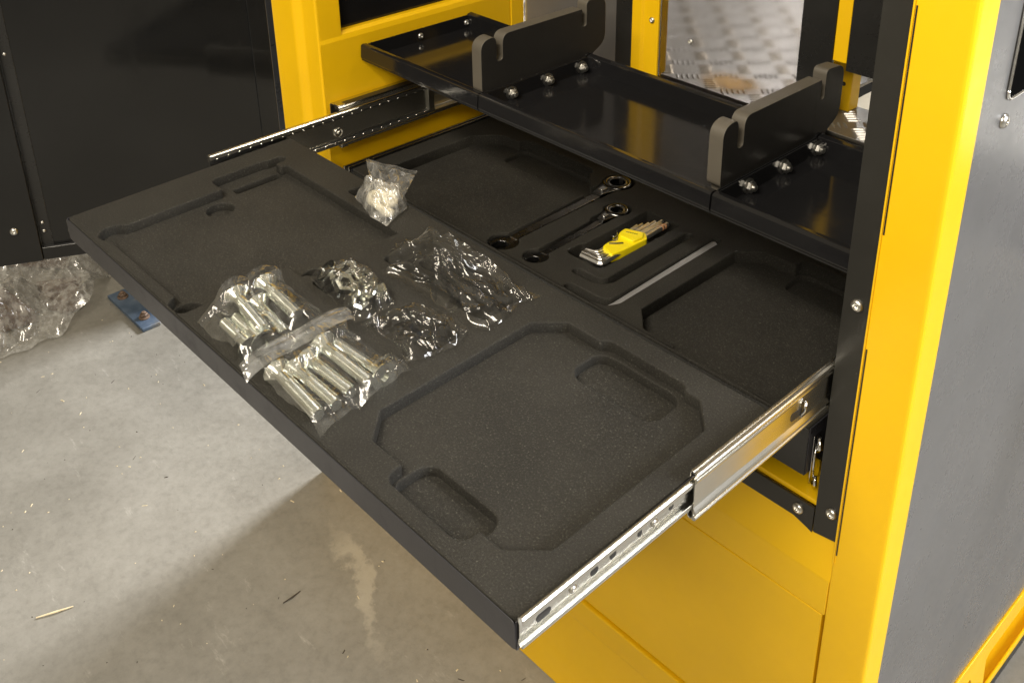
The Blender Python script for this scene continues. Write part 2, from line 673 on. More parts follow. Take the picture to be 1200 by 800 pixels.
# checker-plate platform behind the cabinet
PZ = 0.04
pf = empty('platform')
tag(pf, kind='structure')
MB().prism([(-0.185, 1.0), (1.6, 1.0), (1.6, 1.125), (0.615, 1.125), (0.615, 2.5), (-0.185, 2.5)], 'z', PZ - 0.006, PZ).obj('deck', 'alu', pf, 0.0008)
box('bright_floor_sheet', 'wall_white', pf, 0.62, 1.6, 1.16, 2.4, PZ - 0.06, PZ - 0.02, 0.002)  # white sheet standing in for the glaring daylit floor past the deck
box('edge_beam', 'alu', pf, -0.185, 1.6, 1.004, 1.05, PZ - 0.09, PZ - 0.0065, 0.001)
tb = MB()
pitch = 0.052
nx, ny = int(1.5 / pitch), int(1.45 / pitch)
for i in range(nx):
    for j in range(ny):
        cx, cy = -0.155 + i * pitch, 1.025 + j * pitch
        if cx > 0.585 and cy > 1.10: continue
        ang = R(45) if (i + j) % 2 else R(-45)
        dx, dy = math.cos(ang), math.sin(ang)
        for k in range(5):
            ox, oy = cx - dy * (k - 2) * 0.0098, cy + dx * (k - 2) * 0.0098
            hl, hw, hz = 0.0145, 0.0031, 0.0019
            pts = [(-hl, 0, 0), (-hl * .5, -hw, 0), (hl * .5, -hw, 0), (hl, 0, 0), (hl * .5, hw, 0), (-hl * .5, hw, 0), (-hl * .55, 0, hz), (hl * .55, 0, hz)]
            v = [(ox + a * dx - b * dy, oy + a * dy + b * dx, PZ - 0.0002 + c) for a, b, c in pts]
            tb.add(v, [(0, 1, 6), (1, 2, 7, 6), (2, 3, 7), (3, 4, 7), (4, 5, 6, 7), (5, 0, 6)])
tag(tb.obj('tread_bars', 'alu', pf), kind='stuff')
MB().box(0.36, 0.54, 1.002, 1.118, PZ - 0.0002, PZ + 0.0028).obj('blurred_yellow_patch', 'blurred_yellow', pf)  # soft yellow patch with the pane's blur painted in

# ================================================================== CABINET
cab = root('machine_cabinet', (0.5, 0.48, FZ), 'yellow steel cabinet frame with black panels and an open black door', 'cabinet')
YF = 0.48
# right front post: front face, rounded corner, pale side face, with a thin folded seam
post_poly = fillet([(1.05, YF), (1.114, YF), (1.114, 0.526), (1.05, 0.526)], [0.003, 0.007, 0.003, 0.002], 4)
rp = MB().prism(post_poly, 'z', FZ, 0.95).obj('right_post', 'yellow', cab, smooth=False)
for (z0, z1, x) in ((-0.244, 0.062, 1.0535), (0.208, 0.46, 1.0535)):
    s_ = MB().box(x, x + 0.0016, YF - 0.0008, YF + 0.002, z0, z1).obj('seam_slot', 'black_satin', cab)
    sub(rp, s_)
hl = MB().box(1.0505, 1.0528, YF - 0.0022, YF + 0.004, -0.26, 0.95).obj('folded_edge', 'yellow', cab, 0.0008)
sub(rp, hl)
# left front post
lp_poly = fillet([(-0.19, YF), (-0.112, YF), (-0.098, YF + 0.010), (-0.052, YF + 0.010), (-0.052, 0.54), (-0.19, 0.54)], [0.006, 0.006, 0.006, 0.005, 0.002, 0.002], 4)
lp = MB().prism(lp_poly, 'z', FZ, 0.95).obj('left_post', 'yellow', cab)
for o in (rp, lp):
    for p in o.data.polygons: p.use_smooth = False
# bottom front: rail with sloping top, panels with real gaps between
rail_poly = [(YF, -0.3505), (YF, -0.296), (YF + 0.002, -0.293), (0.4965, -0.236), (0.56, -0.236), (0.56, -0.3505)]
MB().prism(rail_poly, 'x', -0.05, 1.0498).obj('front_rail', 'yellow', cab, 0.001)
box('lower_panel', 'yellow', cab, -0.046, 1.046, YF + 0.001, YF + 0.02, -0.665, -0.3535, 0.002)
box('panel_backing', 'yellow', cab, -0.05, 1.0498, YF + 0.021, YF + 0.04, -0.925, -0.352, 0.001)
box('base_rail', 'yellow', cab, -0.05, 1.0498, YF - 0.004, YF + 0.02, -0.720, -0.669, 0.003)
box('kick_panel', 'yellow', cab, -0.05, 1.0498, YF + 0.003, YF + 0.02, FZ, -0.7225, 0.002)
# black inner trim: upright strip and lower bar, with screws
ub = MB().prism(fillet([(1.0135, -0.242), (1.0498, -0.236), (1.0498, 0.95), (1.0135, 0.95)], 0.002, 2), 'y', 0.490, 0.4925).obj('black_upright_strip', 'trim_black', cab)
lb = MB().prism([(-0.05, -0.204), (1.0125, -0.204), (1.0125, -0.243), (1.006, -0.240), (0.985, -0.2335), (-0.05, -0.2335)], 'y', 0.4885, 0.4915).obj('black_lower_bar', 'trim_black', cab)
yl = box('shelf_lip', 'yellow', cab, -0.05, 1.0125, 0.4935, 0.56, -0.2035, -0.196, 0.001)
for x, z in ((1.0355, -0.197), (1.031, 0.104)):
    sub(ub, screw('screw', (x, 0.490, z), (0, -1, 0), 0.0078, cab))
for x in (0.991, 0.60, 0.2):
    sub(lb, screw('screw', (x, 0.4885, -0.218), (0, -1, 0), 0.0078, cab))
# inside of the cabinet
box('inner_shelf', 'black_satin', cab, -0.045, 1.045, 0.53, 0.995, -0.205, -0.198, 0.0)
box('inner_right_wall', 'black_satin', cab, 1.048, 1.052, 0.535, 0.995, -0.9, 0.95, 0.0)
# right outer side: grey panel, window, base rail with fork openings
sp_ = MB().box(1.103, 1.110, 0.527, 1.9, -0.744, 0.95).obj('side_panel', 'side_grey', cab, 0.001)
win = fillet([(0.592, 0.345), (1.3, 0.345), (1.3, 0.9), (0.604, 0.9)], 0.012, 6)
wg = MB().prism(win, 'x', 1.1085, 1.1108).obj('window_opening', 'black_glass', cab)
tr_ = MB().tube([(1.1115, y, z) for y, z in win] + [(1.1115, *win[0])], 0.0022, 8).obj('window_trim', 'chrome', cab, smooth=True)
sub(wg, tr_)
sub(sp_, screw('screw', (1.110, 0.596, 0.321), (1, 0, 0), 0.0085, cab))
rail_bm = bmesh.new()
outer = [(0.527, -0.905), (1.9, -0.905), (1.9, -0.745), (0.527, -0.745)]
h_a = fillet([(0.62, -0.885), (0.955, -0.885), (0.905, -0.79), (0.62, -0.79)], 0.008, 3)
h_b = fillet([(0.985, -0.89), (1.55, -0.89), (1.55, -0.79), (0.965, -0.79)], 0.02, 4)
layer_bm(rail_bm, outer, [h_a, h_b], 0, 0.004, 0.0008)
me = bpy.data.meshes.new('side_base_rail')
rail_bm.transform(Matrix(((0, 0, 1, 1.110), (1, 0, 0, 0), (0, 1, 0, 0), (0, 0, 0, 1))))
rail_bm.to_mesh(me)
rail_bm.free()
sbr = link('side_base_rail', me, 'yellow', cab)
sub(sbr, MB().box(1.060, 1.063, 0.527, 1.9, -0.904, -0.746).obj('rail_back', 'yellow', cab))
sub(sbr, MB().box(1.063, 1.1095, 0.527, 1.9, -0.908, -0.9055).obj('rail_floor', 'yellow', cab))
sub(sbr, MB().box(1.04, 1.1135, 0.53, 1.9, FZ, -0.909).obj('rail_foot', 'black_satin', cab))
# left inner wall: yellow rail with rolled top, black sheet above
wall_poly = [(-0.05, -0.60), (-0.05, 0.128), (-0.0525, 0.137), (-0.059, 0.142), (-0.085, 0.142), (-0.085, -0.60)]
mb = MB().prism(wall_poly, 'y', 0.492, 0.948)
lw = mb.obj('left_wall_rail', 'yellow', cab)
rl = box('rear_left_post', 'yellow', cab, -0.10, -0.0485, 0.95, 0.986, -0.9, 0.95, 0.002)
box('left_upper_sheet', 'black_gloss', cab, -0.075, -0.07, 0.541, 0.949, 0.1425, 0.95, 0.0)
box('left_side_panel', 'black_satin', cab, -0.19, -0.186, 0.541, 1.0, FZ, 0.95, 0.0)
# rear frame
RY = 0.986
box('rear_rail', 'black_satin', cab, -0.05, 1.05, RY + 0.004, RY + 0.012, -0.9, 0.030, 0.0)
bp = MB().prism(fillet([(0.256, RY - 0.004), (0.280, RY - 0.004), (0.284, RY), (0.318, RY), (0.318, RY + 0.03), (0.256, RY + 0.03)], 0.002, 2), 'z', -0.2, 0.95).obj('rear_post', 'yellow', cab)
sub(bp, screw('screw', (0.303, RY, 0.145), (0, -1, 0), 0.0062, cab))
box('rear_black_strip', 'black_satin', cab, 0.214, 0.2555, RY - 0.002, RY + 0.002, -0.2, 0.95, 0.001)
box('rear_black_strip', 'black_satin', cab, 0.622, 0.684, RY - 0.004, RY + 0.004, -0.2, 0.95, 0.001)
box('rear_slim_post', 'yellow', cab, 0.6845, 0.709, RY - 0.002, RY + 0.02, 0.17, 0.95, 0.001)
box('rear_black_panel', 'black_satin', cab, 0.7095, 1.047, RY - 0.002, RY + 0.003, 0.158, 0.95, 0.001)
pn = box('window_pane', 'pane', cab, 0.3185, 0.6215, RY + 0.004, RY + 0.010, 0.034, 0.95, 0.0)
sub(pn, screw('screw', (0.392, RY + 0.004, 0.124), (0, -1, 0), 0.005, cab))
box('rear_grey_panel', 'rear_grey', cab, -0.0484, 0.2135, RY + 0.004, RY + 0.010, 0.034, 0.95, 0.0)

# open black door, swung out on the left post
da = R(27)
dd = Vector((math.sin(da), math.cos(da), 0))   # towards the hinge
dn = Vector((dd.y, -dd.x, 0))                  # towards the camera side
HX = Vector((-0.20, 0.462, 0))


def door_mb(t0, t1, z0, z1, n0, n1, mb=None):
    mb = mb or MB()
    v = []
    for t in (t0, t1):
        for n_ in (n0, n1):
            for z in (z0, z1):
                p = HX + dd * t + dn * n_
                v.append((p.x, p.y, z))
    return mb.add(v, [(0, 1, 3, 2), (4, 6, 7, 5), (0, 4, 5, 1), (2, 3, 7, 6), (0, 2, 6, 4), (1, 5, 7, 3)])


door = door_mb(-0.425, -0.022, -0.255, 0.95, -0.004, 0.0).obj('door', 'door_black', cab, 0.001)
for a in ((-0.62, -0.4455, -0.282, 0.95, -0.006, 0.012), (-0.0215, 0.012, -0.255, 0.95, -0.004, 0.004),
          (-0.445, -0.022, -0.282, -0.2555, -0.006, 0.010)):
    sub(door, door_mb(*a).obj('door_flange', 'door_black', cab, 0.0015))
sub(door, door_mb(-0.445, -0.4255, -0.2553, 0.95, -0.012, -0.002).obj('door_groove', 'black_satin', cab))
p = HX + dd * -0.484 + dn * 0.012
sub(door, screw('screw', (p.x, p.y, -0.212), dn, 0.0072, cab))
for z in (0.128, -0.208, -0.226):
    p = HX + dd * -0.437 + dn * -0.002
    sub(door, screw('screw', (p.x, p.y, z), dn, 0.0032, cab))
# a slim yellow post on the platform behind
yp = box('platform_post', 'yellow', None, 0.620, 0.667, 1.088, 1.12, PZ, 0.95, 0.003)
yp.location = (0, 0, 0)
tag(yp, 'bright yellow upright standing on the checker plate behind the cabinet', 'post')
sub(yp, MB().lathe([(0.0001, 0), (0.004, 0), (0.004, 0.0006), (0.0001, 0.0006)], 12, axis_mat((0.652, 1.0882, PZ + 0.05), (0, -1, 0))).obj('bolt_hole', 'black_satin', yp))

# ================================================================== SLIDES
def arc_bead(cx, cz, r, a0, a1, n=6):
    return [(cx + r * math.cos(R(a0 + (a1 - a0) * i / n)), cz + r * math.sin(R(a0 + (a1 - a0) * i / n))) for i in range(n + 1)]


def channel(x_web, x_lip, z0, z1, t, lip, ridge=0.0):
    """C-section in x/z: web at x_web, flanges reaching x_lip, lips turned in; optional raised web ridge"""
    s = 1 if x_lip > x_web else -1
    d = s * t
    zm0, zm1 = z0 + (z1 - z0) * 0.30, z0 + (z1 - z0) * 0.72
    outer = [(x_web, z0 + 0.003), (x_web + s * 0.003, z0), (x_lip - s * 0.002, z0), (x_lip, z0 + 0.002), (x_lip, z0 + lip)]
    inner = [(x_lip - d, z0 + lip), (x_lip - d, z0 + 0.002 + t * .4), (x_lip - s * 0.002 - d * .4, z0 + t), (x_web + s * 0.003 + d * .3, z0 + t), (x_web + d, z0 + 0.003 + t * .3)]
    web_in = [(x_web + d, zm0 - 0.003), (x_web + d + s * ridge, zm0), (x_web + d + s * ridge, zm1), (x_web + d, zm1 + 0.003)]
    zz = z0 + z1
    top_in = [(x, zz - z) for x, z in inner[::-1]]
    top_out = [(x, zz - z) for x, z in outer[::-1]]
    web_out = [(x_web, zm1 + 0.003), (x_web + s * ridge, zm1), (x_web + s * ridge, zm0), (x_web, zm0 - 0.003)]
    return outer + inner + web_in + top_in + top_out + web_out


def slide(side, label):
    mx = (lambda x: x) if side > 0 else (lambda x: 1.0 - x)
    e = root('drawer_slide', (mx(1.007), 0.48, -0.02), label, 'drawer slide', 'slides of the pulled out drawer')

    def prof(pl, y0, y1, name, mat='zinc'):
        pl = [(mx(x), z) for x, z in pl]
        return MB().prism(pl, 'y', y0, y1).obj(name, mat, e, 0.0005)
    dz = -0.0035
    inner = prof(channel(1.0008, 1.0082, -0.034 + dz, (0.0035 if side > 0 else -0.012) + dz, 0.0013, 0.0075, 0.0016), 0.002, 0.40, 'drawer_member')
    mid = prof(channel(1.0098, 1.0020, -0.050, 0.0125, 0.0016, 0.0085, -0.0), 0.238, 0.705, 'middle_member')
    # rolled and grooved outer face of the middle member
    face = [(1.0085, 0.0125), (1.0118, 0.0122), (1.0131, 0.0108), (1.0131, 0.0085), (1.0120, 0.0072), (1.0102, 0.0066), (1.0102, 0.0052), (1.0124, 0.0044),
            (1.0128, 0.0028), (1.0122, 0.0006), (1.0100, -0.0030), (1.0098, -0.0335), (1.0120, -0.0375), (1.0128, -0.0395), (1.0122, -0.0412),
            (1.0102, -0.0420), (1.0102, -0.0434), (1.0122, -0.0442), (1.0132, -0.0458), (1.0131, -0.0482), (1.0118, -0.0498), (1.0085, -0.0500)]
    sub(mid, MB().prism([(mx(x), z) for x, z in face], 'y', 0.238, 0.705).obj('rolled_face', 'zinc', e))
    outer_m = prof(channel(1.0455, 1.0142, -0.062, 0.018, 0.0016, 0.010, 0.0), 0.497, 0.95, 'cabinet_member')
    # holes and screws in the drawer member
    xw = 1.0008 + 0.0013 + 0.0016
    for y0, y1, zc in ((0.022, 0.040, -0.020), (0.092, 0.102, -0.018), (0.118, 0.127, -0.0165), (0.158, 0.164, -0.0165), (0.205, 0.212, -0.015)):
        cap = fillet([(y0, zc - 0.0042), (y1, zc - 0.0042), (y1, zc + 0.0042), (y0, zc + 0.0042)], 0.004, 4)
        sub(inner, MB().prism(cap, 'x', mx(xw - 0.0006), mx(xw + 0.0004)).obj('slot', 'black_satin', e))
    for y in (0.068, 0.182):
        sub(inner, screw('screw', (mx(xw), y, -0.0175), (side, 0, 0), 0.0046, e))
    for y in (0.425,):
        cap = fillet([(y - 0.014, -0.026), (y + 0.006, -0.026), (y + 0.010, -0.017), (y - 0.014, -0.015)], 0.004, 4)
        xo = 1.0098
        sub(mid, MB().prism(cap, 'x', mx(xo - 0.0005), mx(xo + 0.0006)).obj('slot', 'black_satin', e))
        sub(mid, MB().tube([(mx(xo + 0.001), y + 0.006, -0.028), (mx(xo + 0.004), y + 0.008, -0.020), (mx(xo + 0.003), y + 0.011, -0.008)], 0.0016, 8).obj('release_lever', 'chrome', e, smooth=True))
    # ball cages
    for zc in (0.0035, -0.0435):
        cg = MB().box(min(mx(1.0030), mx(1.0080)), max(mx(1.0030), mx(1.0080)), 0.243, 0.70, zc - 0.0016, zc + 0.0016).obj('ball_cage', 'cage', e)
        sub(mid, cg)
        bb = MB()
        for k in range(22):
            c = Vector((mx(1.0028), 0.25 + k * 0.0205, zc))
            bb.lathe([(0.0001, -0.0021), (0.0015, -0.0015), (0.0021, 0), (0.0015, 0.0015), (0.0001, 0.0021)], 8, Matrix.Translation(c))
        ob = bb.obj('balls', 'chrome', e, smooth=True)
        ob['kind'] = 'stuff'
        sub(mid, ob)
    # end stop block and roller
    sub(mid, MB().box(min(mx(1.0022), mx(1.0086)), max(mx(1.0022), mx(1.0086)), 0.690, 0.704, -0.046, 0.006).obj('end_stop', 'zinc', e, 0.001))
    ro = MB().lathe([(0.0001, 0), (0.009, 0), (0.009, 0.003), (0.0075, 0.003), (0.007, 0.0015), (0.003, 0.0015), (0.003, 0.004), (0.0001, 0.004)], 20, axis_mat((mx(1.0082), 0.487, -0.026), (-side, 0, 0)))
    sub(mid, ro.obj('roller', 'zinc', e, smooth=True))
    # upper and lower cages of the cabinet member with bright end caps
    for zc in (0.0165, -0.0605):
        a, b = sorted((mx(1.0165), mx(1.031)))
        cg = MB().box(a, b, 0.512, 0.70, zc - 0.0022, zc + 0.0022).obj('ball_cage', 'cage', e)
        sub(outer_m, cg)
        sub(outer_m, MB().box(a, b, 0.497, 0.5118, zc - 0.0035, zc + 0.0035).obj('cage_end', 'zinc', e, 0.0008))
    return e


slide(1, 'bright zinc telescopic slide along the drawer side beside the lower yellow panel')
slide(-1, 'dark zinc telescopic slide on the yellow inner wall beside the open door')

# ================================================================== UPPER DRAWER
DW, DD, HH = 1.0, 0.387, 0.037
dr = root('foam_lined_drawer', (0.5, 0.387, -0.037), 'black drawer pulled right out, lined with foam with case shaped cut outs', 'drawer')
dr.rotation_euler = (math.atan2(0.007, 0.387), 0, 0)


def dz(y):
    return -0.007 * (1 - y / 0.387)


sh = MB()
sh.box(0, 1, 0.0014, DD, -HH, -HH + 0.0015)
bx_ = sh.obj('drawer_floor', 'drawer_black', dr)
fp = fillet([(0, -HH), (1, -HH), (1, -0.0015), (0, -0.0015)], 0.006, 4)
MB().prism([(x, z) for x, z in fp], 'y', 0, 0.0013).obj('drawer_front', 'drawer_black', dr, 0.0006)
box('drawer_side', 'drawer_black', dr, -0.0002, 0.0012, 0.0015, DD, -HH + 0.0016, -0.002, 0.0004)
box('drawer_side', 'drawer_black', dr, 0.9988, 1.0002, 0.0015, DD, -HH + 0.0016, -0.002, 0.0004)
box('drawer_back', 'drawer_black', dr, 0.0013, 0.9987, DD - 0.0013, DD, -HH + 0.0016, -0.004, 0.0004)

caseL = union(sd_rect(0.088, 0.394, 0.020, 0.325, 0.004), sd_rect(0.047, 0.12, 0.21, 0.315, 0.014), sd_caps([(0.061, 0.30), (0.061, 0.328)], 0.010),
              sd_circ(0.096, 0.034, 0.022), sd_circ(0.338, 0.026, 0.024), sd_circ(0.388, 0.19, 0.020))
def caseL_cut(X, Y):   # narrower front half
    return np.maximum(caseL(X, Y), -sd_rect(0.358, 0.45, -0.1, 0.165, 0.006)(X, Y))
caseR = union(sd_oct(0.690, 0.966, 0.046, 0.344, 0.034), sd_rect(0.776, 0.912, 0.296, 0.354, 0.018), sd_rect(0.776, 0.900, 0.022, 0.07, 0.016))
pockets = union(sd_rect(0.405, 0.650, 0.032, 0.135, 0.006), sd_rect(0.414, 0.500, 0.166, 0.228, 0.006), sd_rect(0.548, 0.648, 0.166, 0.232, 0.006), sd_rect(0.435, 0.645, 0.268, 0.345, 0.006),
                sd_rect(0.235, 0.30, 0.345, 0.372, 0.005))
deepL = union(sd_circ(0.118, 0.188, 0.021), sd_rect(0.074, 0.092, 0.232, 0.315, 0.004), sd_circ(0.338, 0.026, 0.021), sd_circ(0.383, 0.19, 0.018))
deepR = union(sd_rect(0.779, 0.909, 0.288, 0.346, 0.020), sd_rect(0.779, 0.897, 0.025, 0.080, 0.018))
foam('foam_liner', dr, (0.0016, 0.9984, 0.0018, 0.3855), union(caseL_cut, caseR, pockets, deepL, deepR),
     union(pockets, deepL, deepR), 0.0, 0.018, 0.0135, 0.004, 0.010)

# ================================================================== LOWER DRAWER (closed, inside)
LZ = -0.100
ld = root('foam_lined_drawer', (0.5, 0.5, -0.176), 'closed black drawer inside the cabinet, foam cut for wrenches and hex keys', 'drawer')
box('drawer_floor', 'drawer_black', ld, 0.004, 0.986, 0.50, 0.978, -0.176, -0.1745, 0)
box('drawer_front', 'black_satin', ld, 0.004, 0.987, 0.4985, 0.50, -0.174, -0.104, 0.0006)
for x in (0.0025, 0.9865):
    box('drawer_side', 'drawer_black', ld, x, x + 0.0015, 0.5002, 0.978, -0.174, -0.102, 0.0004)
box('side_runner', 'zinc', ld, -0.0065, -0.004, 0.50, 0.978, -0.135, -0.1005, 0.0006)
box('side_runner', 'black_satin', ld, -0.018, -0.0068, 0.50, 0.978, -0.135, -0.106, 0.0006)
box('side_runner', 'zinc', ld, -0.0225, -0.0185, 0.50, 0.978, -0.135, -0.1035, 0.0006)
recA = union(sd_oct(0.048, 0.370, 0.46 + 0.045, 0.800, 0.045), sd_rect(0.135, 0.325, 0.745, 0.818, 0.014))
recB = union(sd_oct(0.675, 0.962, 0.51, 0.803, 0.034), sd_rect(0.765, 0.90, 0.76, 0.826, 0.016), sd_rect(0.765, 0.90, 0.502, 0.54, 0.01))
w1s = union(sd_caps([(0.392, 0.53), (0.388, 0.79)], 0.0125), sd_circ(0.384, 0.812, 0.030), sd_circ(0.393, 0.528, 0.026), sd_caps([(0.384, 0.75), (0.384, 0.80)], 0.019))
w2s = union(sd_caps([(0.460, 0.55), (0.455, 0.72)], 0.0105), sd_circ(0.450, 0.738, 0.024), sd_circ(0.462, 0.535, 0.021), sd_caps([(0.453, 0.69), (0.451, 0.73)], 0.015))
pit = union(sd_rect(0.490, 0.560, 0.600, 0.772, 0.004), sd_rect(0.486, 0.560, 0.578, 0.62, 0.010))
sl1 = sd_caps([(0.538, 0.550), (0.574, 0.551), (0.586, 0.556), (0.592, 0.568), (0.590, 0.755)], 0.0072)
sl2 = sd_caps([(0.559, 0.512), (0.612, 0.5145), (0.628, 0.520), (0.635, 0.534), (0.632, 0.775)], 0.0078)
foam('foam_liner', ld, (0.0045, 0.986, 0.501, 0.976), union(recA, recB, w1s, w2s, pit, sl1, sl2),
     union(w1s, w2s, pit, sl1, sl2, sd_rect(0.139, 0.321, 0.752, 0.814, 0.014), sd_rect(0.769, 0.896, 0.764, 0.822, 0.016)), LZ, 0.024, 0.009, 0.01, 0.006)

# toggle latch beside the lower drawer
lt = root('toggle_latch', (1.0, 0.51, -0.195), 'small chrome wire toggle latch behind the black upright strip', 'latch')
box('latch_plate', 'chrome', lt, 0.989, 0.9905, 0.508, 0.53, -0.192, -0.118, 0.0004)
MB().tube([(0.996, 0.505, -0.165), (0.999, 0.499, -0.168), (1.0, 0.496, -0.150), (1.0, 0.496, -0.132), (0.997, 0.503, -0.126), (0.992, 0.512, -0.124)], 0.0015, 8).obj('wire_bail', 'chrome', lt, smooth=True)
MB().tube([(0.993, 0.512, -0.190), (1.000, 0.504, -0.188), (1.003, 0.500, -0.178), (1.000, 0.503, -0.170)], 0.0026, 8).obj('lever', 'chrome', lt, smooth=True)
MB().tube([(0.993, 0.514, -0.118), (1.001, 0.503, -0.114), (1.004, 0.500, -0.122), (1.0, 0.502, -0.130)], [0.003, 0.004, 0.0035, 0.002], 8).obj('hook', 'chrome', lt, smooth=True)

# ================================================================== WRENCHES
def wrench(name, label, a, b, s, z):
    """a: open end centre, b: ring centre; s: ring outer radius"""
    a, b = Vector((*a, 0)), Vector((*b, 0))
    d = (b - a).normalized()
    q = Vector((-d.y, d.x, 0))
    e = root(name, (a.x, a.y, z), label, 'wrench', 'ratchet wrenches in the lower foam')

    def P(t, u):
        p = a + d * t + q * u
        return (p.x, p.y)
    L = (b - a).length
    # ring head
    rz = Matrix.Translation((b.x, b.y, z))
    MB().lathe([(s * 0.66, -0.012), (s, -0.012), (s, 0.0), (s * 0.92, 0.003), (s * 0.72, 0.003), (s * 0.66, 0.0015), (s * 0.66, -0.012)], 36, rz).obj('ring_head', 'tool_steel', e, smooth=True)
    MB().lathe([(s * 0.53, -0.011), (s * 0.655, -0.011), (s * 0.655, 0.0012), (s * 0.53, 0.0012), (s * 0.53, -0.011)], 12, rz).obj('ratchet_insert', 'chrome', e)
    hd = [P(L - s * 2.1, -s * .34), P(L - s * 0.75, -s * .66), P(L - s * 0.75, s * .66), P(L - s * 2.1, s * .34)]
    nk = MB().prism(hd, 'z', z - 0.010, z + 0.001).obj('neck', 'tool_steel', e, 0.0012)
    lev = [P(L - s * 1.7, -s * .12), P(L - s * 1.15, -s * .16), P(L - s * 1.15, s * .3), P(L - s * 1.7, s * .2)]
    sub(nk, MB().prism(fillet(lev, 0.002, 3), 'z', z + 0.0005, z + 0.0035).obj('reverse_lever', 'chrome', e, 0.0008))
    w0 = s * 0.30
    sf = fillet([P(s * .7, -w0 * 1.1), P(L - s * 2.05, -w0), P(L - s * 2.05, w0), P(s * .7, w0 * 1.1)], 0.002, 2)
    MB().prism(sf, 'z', z - 0.011, z - 0.0025).obj('shaft', 'wrench_satin', e, 0.0022)
    j = s * 0.95
    jaw = [P(s * .9, -w0), P(j * .3, -j * .95), P(-j * .55, -j * .92), P(-j * .75, -j * .5), P(-j * .05, -j * .42), P(j * .18, 0), P(-j * .05, j * .42), P(-j * .75, j * .5), P(-j * .55, j * .92), P(j * .3, j * .95), P(s * .9, w0)]
    MB().prism(fillet(jaw, 0.003, 3), 'z', z - 0.013, z - 0.003).obj('open_jaw', 'wrench_satin', e, 0.0012)
    return e


wrench('ratchet_wrench', 'larger dark chrome ratchet wrench in the foam slot', (0.393, 0.530), (0.384, 0.811), 0.027, LZ - 0.001)
wrench('ratchet_wrench', 'smaller dark chrome ratchet wrench beside the hex key set', (0.462, 0.537), (0.450, 0.737), 0.0215, LZ - 0.002)

# ================================================================== HEX KEYS
def hexkey(label, sx, sy, ex, ey, hook, z, r, mat, copper=False):
    e = root('hex_key', (sx, sy, z), label, 'hex key', 'hex keys in the yellow holder')
    hx, hy = hook
    pts = [(hx, hy, z), (sx - 0.004, sy + 0.0005, z), (sx - 0.001, sy + 0.003, z), (sx, sy + 0.008, z), (ex, ey, z)]
    MB().tube(pts, r, 6).obj('arm', mat, e)
    if copper:
        f = Vector((ex - sx, ey - sy, 0)).normalized()
        for k in (0.008, 0.015):
            c = Vector((ex, ey, z)) - f * k
            MB().tube([c - f * 0.0015, c + f * 0.0015], r * 1.12, 12).obj('band', 'copper', e, smooth=True)
    return e


ends = [(0.509, 0.722), (0.514, 0.730), (0.519, 0.740), (0.524, 0.751), (0.530, 0.762), (0.537, 0.752)]
KZ = LZ + 0.001
for k, (ex, ey) in enumerate(ends):
    t = k / 5
    hexkey(['thinnest and shortest silver hex key', 'second thinnest silver hex key', 'third thinnest silver hex key', 'mid sized silver hex key', 'longest slim silver hex key', 'slim silver hex key beside the plain thick one'][k] + ' fanned in the yellow clip', 0.520 + 0.018 * t, 0.612 - 0.012 * t, ex, ey, (0.503 + 0.004 * t, 0.607 - 0.010 * t),
           KZ - 0.002 + 0.001 * (k % 2), 0.0016 + 0.0004 * k, 'key_silver')
hexkey('thickest hex key with copper bands on its tip', 0.552, 0.588, 0.545, 0.757, (0.512, 0.586), KZ, 0.0046, 'key_silver', True)
hexkey('second thickest plain silver hex key with worn bronze bend', 0.545, 0.594, 0.541, 0.70, (0.509, 0.592), KZ + 0.001, 0.0036, 'key_silver')
h = root('key_holder', (0.535, 0.655, LZ - 0.01), 'yellow plastic clip holding the fan of hex keys', 'key holder')
hp = [(0.512, 0.690), (0.545, 0.702), (0.559, 0.690), (0.556, 0.640), (0.552, 0.612), (0.524, 0.622), (0.522, 0.640), (0.531, 0.652), (0.518, 0.664), (0.513, 0.676)]
MB().prism(fillet(hp, 0.004, 4), 'z', LZ - 0.008, LZ + 0.008).obj('body', 'holder_yellow', h, 0.002)
MB().prism(fillet([(0.517, 0.684), (0.547, 0.695), (0.555, 0.684), (0.553, 0.662), (0.526, 0.660), (0.518, 0.672)], 0.004, 4), 'z', LZ + 0.007, LZ + 0.0125).obj('raised_face', 'holder_yellow', h, 0.002)
for k in range(6):
    a = Vector((0.5265 + 0.0032 * k, 0.6745 + 0.0012 * k))
    MB().prism([(a.x, a.y), (a.x + 0.0024, a.y + 0.0009), (a.x + 0.0017, a.y + 0.0030), (a.x - 0.0006, a.y + 0.0021)], 'z', LZ + 0.0123, LZ + 0.0127).obj('print_mark', 'print', h)
MB().tube([(0.527, 0.634, LZ + 0.0082), (0.536, 0.642, LZ + 0.0088), (0.542, 0.651, LZ + 0.0082)], 0.0016, 6).obj('moulded_groove', 'print', h)
hexkey('shortest thin key sticking up from the yellow clip', 0.523, 0.648, 0.513, 0.668, (0.526, 0.645), LZ + 0.012, 0.0013, 'chrome')
bk = root('hex_key', (0.632, 0.53, LZ - 0.02), 'large flat grey hex key alone in its L shaped slot', 'hex key')
MB().tube([(0.560, 0.512, LZ - 0.020), (0.612, 0.5145, LZ - 0.018), (0.628, 0.500, LZ - 0.015), (0.635, 0.534, LZ - 0.011), (0.632, 0.772, LZ - 0.008)], 0.0072, 6).obj('arm', 'grey_key', bk)

